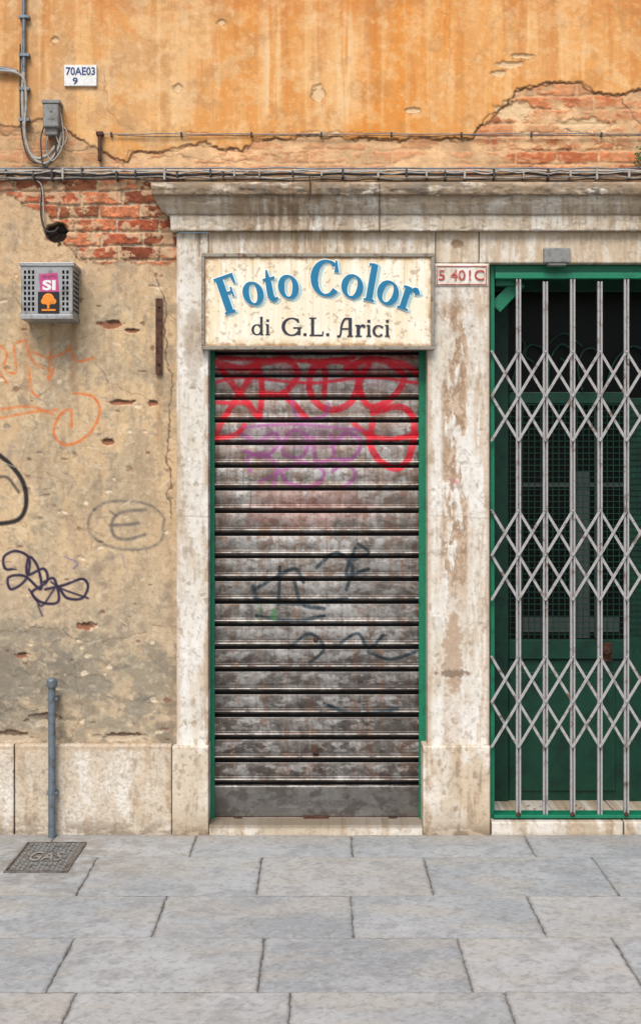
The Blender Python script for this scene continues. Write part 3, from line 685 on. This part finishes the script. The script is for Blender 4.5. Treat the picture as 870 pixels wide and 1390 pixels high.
jb=empty('junction_box',W(69,158,-.05)); mb=MB(); mb.pbox(58.5,80,139,172,-.075,.0); mb.pbox(61,78,172.2,183,-.055,.0); child(mb.make('case',M_boxg,None,.006),jb)
mb=MB(); mb.pbox(57,81.5,135,139.5,-.08,.0); mb.disc(69,150,.006,-.08,-.07); mb.pbox(64,74,160,161.5,-.077,-.07); child(mb.make('lid',M_boxg,None,.003),jb)
hc=empty('wall_cables',W(435,236,-.03))
def run(name,v,y,r,m,amp,sd,u0=-700,u1=1700,per=46):
    R_=random.Random(sd); pts=[]; u=u0
    while u<u1:
        pts.append(W(u,v+R_.uniform(-amp,amp)*.4,y)); pts.append(W(u+per/2,v+amp*R_.uniform(.2,1),y+R_.uniform(-.003,.003))); u+=per*R_.uniform(.8,1.2)
    child(tube(name,pts,r,m),hc)
run('cable',231.5,-.024,.005,M_cable_w,1.5,1); run('cable_2',236,-.03,.0055,M_cable_k,2.4,2,per=60); run('cable_3',240,-.026,.005,M_cable_w,2.4,3,per=52)
run('cable_4',233,-.04,.0035,M_cable_w,3.4,4,per=44); run('cable_5',243.5,-.02,.003,M_cable_k,2,5,per=70)
run('cable_6',228,-.018,.0035,M_pipe,1.4,7,per=80)
run('thin_wire',181.5,-.014,.0022,M_pipe,1,6,u0=140,per=90); run('thin_wire_2',184,-.012,.0016,M_cable_k,1.4,8,u0=160,per=120)
mb=MB(); mw=MB(); R_=random.Random(5); u=-300
while u<1200:
    (mb if R_.random()<.6 else mw).pbox(u,u+R_.uniform(2.0,3.0),229+R_.uniform(-2,3),241+R_.uniform(-3,3),-.045,0); u+=R_.uniform(14,48)
for u in range(150,900,95): mb.pbox(u,u+2.4,179,185,-.018,0)
child(mb.make('clips_dark',M_cable_k,None,.001),hc); child(mw.make('clips_light',M_cable_w,None,.001),hc)
child(tube('drop_cable',wp([(56,242),(57,262),(56,290),(62,312),(74,314),(80,308)],-.015),.004,M_cable_k),hc)
child(tube('drop_wire',wp([(420,236),(421,256),(420,272)],-.155),.003,M_cable_k),hc)
child(tube('drop_wire_2',wp([(50,244),(58,256),(60,300)],-.018),.003,M_cable_w),hc)
o=empty('gate_sensor_box',W(755,346,-.04)); mb=MB(); mb.pbox(738,774,336,356.5,-.055,-.02); mb.pbox(743,769,357,360,-.05,-.0); child(mb.make('case',M_boxg,None,.005),o)

# ------------------------------------------------------------ green shop door behind gate
gd=empty('green_shop_door',W(830,740,.3)); yd=.34
mb=MB()
mb.pbox(664.5,671,360,1112,.02,.12); mb.pbox(671.3,1000,360,375.5,.02,.12); mb.pbox(996,1000,376,1112,.02,.12)
mb.pbox(671.3,1000,1107,1114,.022,.12)
mb.strip((672,418),(706,382),.06,.06,.09); mb.pbox(672.3,706,376,388,.045,.1)
child(mb.make('door_frame',M_green,None,.003),gd)
mb=MB()
for a in ((668,690,400,1112),(850,872,540,1112),(690.3,849.7,868,895),(690.3,849.7,532,548),(668,1010,376,396),(872.3,1010,540,556),(872.3,1010,868,895),(690.3,849.7,1090,1112),(872.3,1010,1090,1112)):
    mb.pbox(*a,yd,yd+.05)
mb.pbox(690.3,849.7,895.3,1089.7,yd+.018,yd+.045); mb.pbox(872.3,1010,895.3,1089.7,yd+.018,yd+.045)
mb.pbox(705,835,912,1074,yd+.008,yd+.017)
child(mb.make('door_leaf',M_greend,None,.004),gd)
mb=MB()
for u in np.arange(692,1010,8.2): mb.pbox(u,u+1.0,548,868,yd-.004,yd-.001)
for v in np.arange(549,868,8.2): mb.pbox(690,1010,v,v+1.0,yd-.0075,yd-.0045)
child(mb.make('wire_mesh',M_greend),gd)
mb=MB(); mb.pbox(688,1010,398,868,yd+.03,yd+.034); child(mb.make('glass',M_glass),gd)
M_cur=plain('grey_blind',(78,86,84),.8); 
mb=MB(); mb.pbox(772,800,640,866,yd+.024,yd+.029); mb.pbox(700,840,838,858,yd+.022,yd+.0235); mb.pbox(700,850,655,661,yd+.020,yd+.0215);mb.pbox(806,812,560,866,yd+.016,yd+.019); child(mb.make('inner_window_bars',M_cur),gd)
sc_=[[(736,530),(742,500),(738,475),(720,468),(712,482),(724,492)],[(744,530),(746,490),(760,468),(776,476),(770,492),(760,486)],[(790,530),(784,500),(792,476),(808,474),(812,488),(802,492)],[(740,470),(765,452),(790,470)],[(820,530),(834,490),(858,470),(880,480)],[(692,530),(700,500),(712,470),(700,450)]]
for i,l in enumerate(sc_): child(tube('fanlight_scroll_%d'%i,wp(l,yd-.01),.005,M_greend),gd)
mb=MB(); mb.disc(824,884,.022,yd-.03,yd-.004,16); mb.pbox(818,830,872,898,yd-.004,yd); child(mb.make('door_knob',M_rust),gd)
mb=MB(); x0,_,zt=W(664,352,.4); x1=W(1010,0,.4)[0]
mb.box(x0-.05,x1+.05,.42,.46,-.05,zt+.1); child(mb.make('dark_backing',M_dark),gd)  # added dark backing, keeps light from leaking in behind the door
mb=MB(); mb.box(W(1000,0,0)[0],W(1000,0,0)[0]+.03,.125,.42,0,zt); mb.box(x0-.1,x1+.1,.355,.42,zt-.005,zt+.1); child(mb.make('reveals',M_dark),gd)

# ------------------------------------------------------------ folding gate
fg=empty('folding_security_gate',W(777,740,.03)); yg=.0
bars=[703.5,740,777,814,850,887,924,961,990]
mb=MB()
for i,u in enumerate(bars):
    vt=378 if i%2==0 else 382
    mb.pbox(u-3.4,u-1.0,vt,1106,yg,yg+.016); mb.pbox(u+1.0,u+3.4,vt,1106,yg,yg+.016); mb.pbox(u-3.2,u+3.2,vt+.5,1105.5,yg+.0162,yg+.020)
child(mb.make('uprights',M_steel,None,.001),fg)
mb=MB(); md=MB(); xs=[667]+bars
for (vt,vbm) in ((477,598),(693,814),(892,1014)):
    h=(vbm-vt)/2
    for i in range(-1,len(xs)):
        for sgn in (1,-1):
            ya=(yg+.006 if sgn>0 else yg-.007)
            def X_(j):
                return xs[j] if 0<=j<len(xs) else None
            seq=[X_(i),X_(i+1),X_(i+2)]; vv=[vt,vt+h,vbm] if sgn>0 else [vbm,vt+h,vt]
            pts_=[(s_,v_) for s_,v_ in zip(seq,vv) if s_ is not None]
            if i==-1: pts_=pts_ if len(pts_)==2 else []
            for k_ in range(len(pts_)-1): mb.strip(pts_[k_],pts_[k_+1],.0125,ya,ya+.004)
    for u in xs:
        for v in (vt,vt+h,vbm): md.disc(u,v,.006,yg-.013,yg-.004)
child(mb.make('lattice',M_steel,None,.0006),fg); child(md.make('rivets',M_steel),fg)
mb=MB(); mb.pbox(672,996,370,378,yg-.004,yg+.03); child(mb.make('top_track',M_green,None,.002),fg)
mb=MB(); mb.pbox(670,996,1106.5,1111,yg-.01,yg+.02); child(mb.make('bottom_track',M_green,None,.002),fg)
mb=MB(); 
for u in (703.5,777,850): mb.disc(u,1106,.011,yg-.02,yg-.01)
child(mb.make('rollers',M_rust),fg)

# ------------------------------------------------------------ pavement & ground
class Acc: 
    def __init__(s): s.P=[];s.C=[];s.F=[];s.n=0
acc=Acc()
def slab(x0,x1,y0,y1,res,seed):
    r=random.Random(seed); g=.002
    xs=rng_(x0+g,x1-g,res); ysl=rng_(y0+g,y1-g,res); X,Y=np.meshgrid(xs,ysl)
    ex=np.minimum(X-x0,x1-X); ey=np.minimum(Y-y0,y1-Y); e=np.minimum(ex,ey)
    Z=r.uniform(-.001,.001)+(X-x0)*r.uniform(-.002,.002)+(Y-y0)*r.uniform(-.002,.002)+.003*(fbm(X*7,Y*7,700,4)-.5)-.003*sst(.012,.0,e+.006*(fbm(X*40,Y*40,711,3)-.5))
    j=.008
    Xj=X+j*(fbm(Y*30,X*0+seed,701,3)-.5)*sst(.05,0,ex); Yj=Y+j*(fbm(X*30,Y*0+seed,702,3)-.5)*sst(.05,0,ey)
    b=np.array([0,0,0])+np.array(r.choice([(166,169,170),(159,164,167),(174,175,174),(153,157,160),(168,166,162)]))/255.
    C=np.zeros(X.shape+(3,))+b
    so_=seed*3.7
    a=fbm(X*4+so_,Y*4,703); c=fbm(X*16+so_,Y*16,704); st=fbm(X*3,Y*8+so_,705)
    def m(C,cc,w): w=np.clip(w,0,1)[...,None]; return C*(1-w)+rgb(*cc)*w
    C=m(C,(186,188,188),sst(.35,.75,a)*.55); C=m(C,(138,139,138),sst(.45,.85,c)*.45); C=m(C,(178,172,160),sst(.45,.8,st)*.45)
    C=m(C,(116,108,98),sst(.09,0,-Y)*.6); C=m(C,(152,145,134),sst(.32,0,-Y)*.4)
    C=m(C,(120,118,114),sst(.014,0,e+.010*(c-.5))*.5); C=m(C,(200,201,199),sst(.6,.78,fbm(X*70,Y*70,706,3))*.25)
    C=m(C,(116,114,110),sst(.62,.8,fbm(X*60,Y*60,707,3))*.3)
    gd_=np.exp(-(((X+1.15)/.32)**2+((Y+.4)/.36)**2)); C=m(C,(124,114,102),gd_*sst(.25,.7,c)*.6)
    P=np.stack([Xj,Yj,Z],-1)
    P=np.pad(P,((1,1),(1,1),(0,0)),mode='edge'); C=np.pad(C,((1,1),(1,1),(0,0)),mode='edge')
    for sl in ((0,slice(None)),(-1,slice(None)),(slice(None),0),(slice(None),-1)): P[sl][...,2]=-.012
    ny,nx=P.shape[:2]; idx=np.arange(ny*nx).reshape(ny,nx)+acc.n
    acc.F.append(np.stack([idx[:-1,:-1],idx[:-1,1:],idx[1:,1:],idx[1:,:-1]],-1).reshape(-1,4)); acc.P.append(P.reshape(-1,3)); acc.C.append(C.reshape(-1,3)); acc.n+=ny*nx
rows=[0.03,-.386,-.903,-1.37,-1.86,-2.35]
joints=[[262,478,720],[118,352,582,822],[217,478,728],[85,355,630,850],None]
vm_=[1150,1190,1243,1305,1370]
sd=0
yr=rows[:]
while yr[-1]>-9: yr.append(yr[-1]-random.uniform(.44,.52))
for r_ in range(len(yr)-1):
    y1,y0=yr[r_],yr[r_+1]
    if r_<4:
        js=[Gd(u,vm_[r_])[0] for u in joints[r_]]
    else: js=[random.uniform(-.3,.1)]
    a=js[0]
    while a>-5.5: a-=random.uniform(.6,.8); js.insert(0,a)
    a=js[-1]
    while a<5.5: a+=random.uniform(.6,.8); js.append(a)
    for k_ in range(len(js)-1):
        sd+=1; near=(r_<5 and js[k_]<2 and js[k_+1]>-2)
        slab(js[k_],js[k_+1],y0,y1,.006 if near else .05,sd)
me=bpy.data.meshes.new('stone_pavement'); P=np.concatenate(acc.P);F=np.concatenate(acc.F);C=np.concatenate(acc.C)
me.vertices.add(len(P)); me.vertices.foreach_set('co',P.reshape(-1).astype(np.float32)); me.loops.add(F.size); me.loops.foreach_set('vertex_index',F.reshape(-1).astype(np.int32))
me.polygons.add(len(F)); me.polygons.foreach_set('loop_start',np.arange(0,F.size,4,dtype=np.int32)); me.update(calc_edges=True)
a=me.color_attributes.new(name='Col',type='FLOAT_COLOR',domain='POINT'); L=np.ones((len(P),4),np.float32); L[:,:3]=s2l(C)*ALB; a.data.foreach_set('color',L.reshape(-1)); me.validate()
me.polygons.foreach_set('use_smooth',np.ones(len(F),bool)); me.update()
link('stone_pavement',me,None,M_slab)
M_ground=plain('joint_grit',(116,113,107),.9,0,(86,82,76),20,.45,.6)
mb=MB(); mb.v=[(-150,-150,-.005),(150,-150,-.005),(150,150,-.005),(-150,150,-.005)]; mb.f=[(0,1,2,3)]; mb.make('ground',M_ground)
gc=empty('gas_manhole_cover',(-1.15,-.4,0)); M_iron=plain('worn_iron',(126,120,112),.55,.3,(84,78,72),30,.45,.62)
x0,x1,y0,y1=-1.275,-1.035,-.61,-.19
mb=MB(); mb.box(x0,x1,y0,y1,-.004,.004); child(mb.make('plate',M_iron,None,.001),gc)
mb=MB(); t_=.010
mb.box(x0-t_,x1+t_,y0-t_,y0-.002,-.004,.007);mb.box(x0-t_,x1+t_,y1+.002,y1+t_,-.004,.007);mb.box(x0-t_,x0-.002,y0-.0015,y1+.0015,-.004,.0068);mb.box(x1+.002,x1+t_,y0-.0015,y1+.0015,-.004,.0068)
child(mb.make('rim',M_iron),gc)
mb=MB(); xx=x0+.018; i=0
while xx<x1-.01:
    yy=y0+.02; j=0
    while yy<y1-.01:
        if not (-1.225<xx<-1.085 and -.48<yy<-.32):
            a=math.pi/4*(1 if (i+j)%2 else -1); dx,dy=math.cos(a)*.009,math.sin(a)*.009; nx_,ny_=-math.sin(a)*.0028,math.cos(a)*.0028
            q=[(xx-dx+nx_,yy-dy+ny_),(xx-dx-nx_,yy-dy-ny_),(xx+dx-nx_,yy+dy-ny_),(xx+dx+nx_,yy+dy+ny_)]
            mb.hexa([(a_,b_,.0075) for a_,b_ in q]+[(a_,b_,.003) for a_,b_ in q])
        yy+=.02; j+=1
    xx+=.02; i+=1
child(mb.make('tread',M_alu),gc)
child(text_mesh('gas_text','GAS',M_alu,None,(-1.225,-1.085,-.47,-.33,.0075),ground=True,bold=.015),gc)
pt=empty('wall_weed',W(866,214,-.01)); mb=MB(); R_=random.Random(4)
for i in range(46):
    c0=Vector(W(866+R_.gauss(0,4.5),214+R_.gauss(0,5),-.015-R_.random()*.03)); a=R_.uniform(0,6.28); l=R_.uniform(.006,.014); d=Vector((math.cos(a),R_.uniform(-.5,.3),math.sin(a)))*l; n=d.cross(Vector((0,1,.3))).normalized()*l*.4
    k=len(mb.v); mb.v+=[tuple(c0),tuple(c0+d*.5+n),tuple(c0+d),tuple(c0+d*.5-n)]; mb.f.append((k,k+1,k+2,k+3))
child(mb.make('leaves',plain('leaf',(70,100,50),.6)),pt)
child(tube('stem',wp([(866,222),(866,212),(869,206)],-.015),.0015,M_rust),pt)
mb=MB()
for i in range(40):
    u=R_.uniform(672,860); yy=R_.uniform(.03,.25); x=(u-435)/300; z=W(0,1116,-.045)[2]+.003; r=R_.uniform(.003,.01); a=R_.uniform(0,3)
    k=len(mb.v); mb.v+=[(x,yy,z),(x+r*math.cos(a),yy+r*math.sin(a),z+.002),(x+r,yy+r,z+.004)]; mb.f.append((k,k+1,k+2))
mb.make('leaf_litter',M_rust)

# ------------------------------------------------------------ light, world, camera
az=math.radians(195); el=math.radians(50)
w=bpy.data.worlds.new('World'); bpy.context.scene.world=w; w.use_nodes=True; nt=w.node_tree
sky=nt.nodes.new('ShaderNodeTexSky'); sky.sky_type='NISHITA'; sky.sun_disc=False; sky.sun_elevation=el; sky.sun_rotation=az
sky.dust_density=3.0
nt.links.new(sky.outputs[0],nt.nodes['Background'].inputs[0]); nt.nodes['Background'].inputs[1].default_value=.15
sd_=bpy.data.lights.new('sun','SUN'); sd_.energy=3.0; sd_.angle=math.radians(28); sd_.color=(1,.97,.93)
so=bpy.data.objects.new('sun',sd_); col.objects.link(so)
d=Vector((math.sin(az)*math.cos(el),math.cos(az)*math.cos(el),math.sin(el)))
so.rotation_euler=d.to_track_quat('Z','Y').to_euler(); so.location=d*10
cam=bpy.data.cameras.new('camera'); co=bpy.data.objects.new('camera',cam); col.objects.link(co)
co.location=(0,-D,CZ); co.rotation_euler=(math.radians(90),0,0)
cam.sensor_fit='VERTICAL'; cam.sensor_height=36; cam.sensor_width=22.5; cam.lens=36*D/(1390/S); cam.shift_y=-45/1390; cam.clip_end=500
sc=bpy.context.scene; sc.camera=co
sc.view_settings.view_transform='Standard'; sc.view_settings.look='None'; sc.view_settings.exposure=0
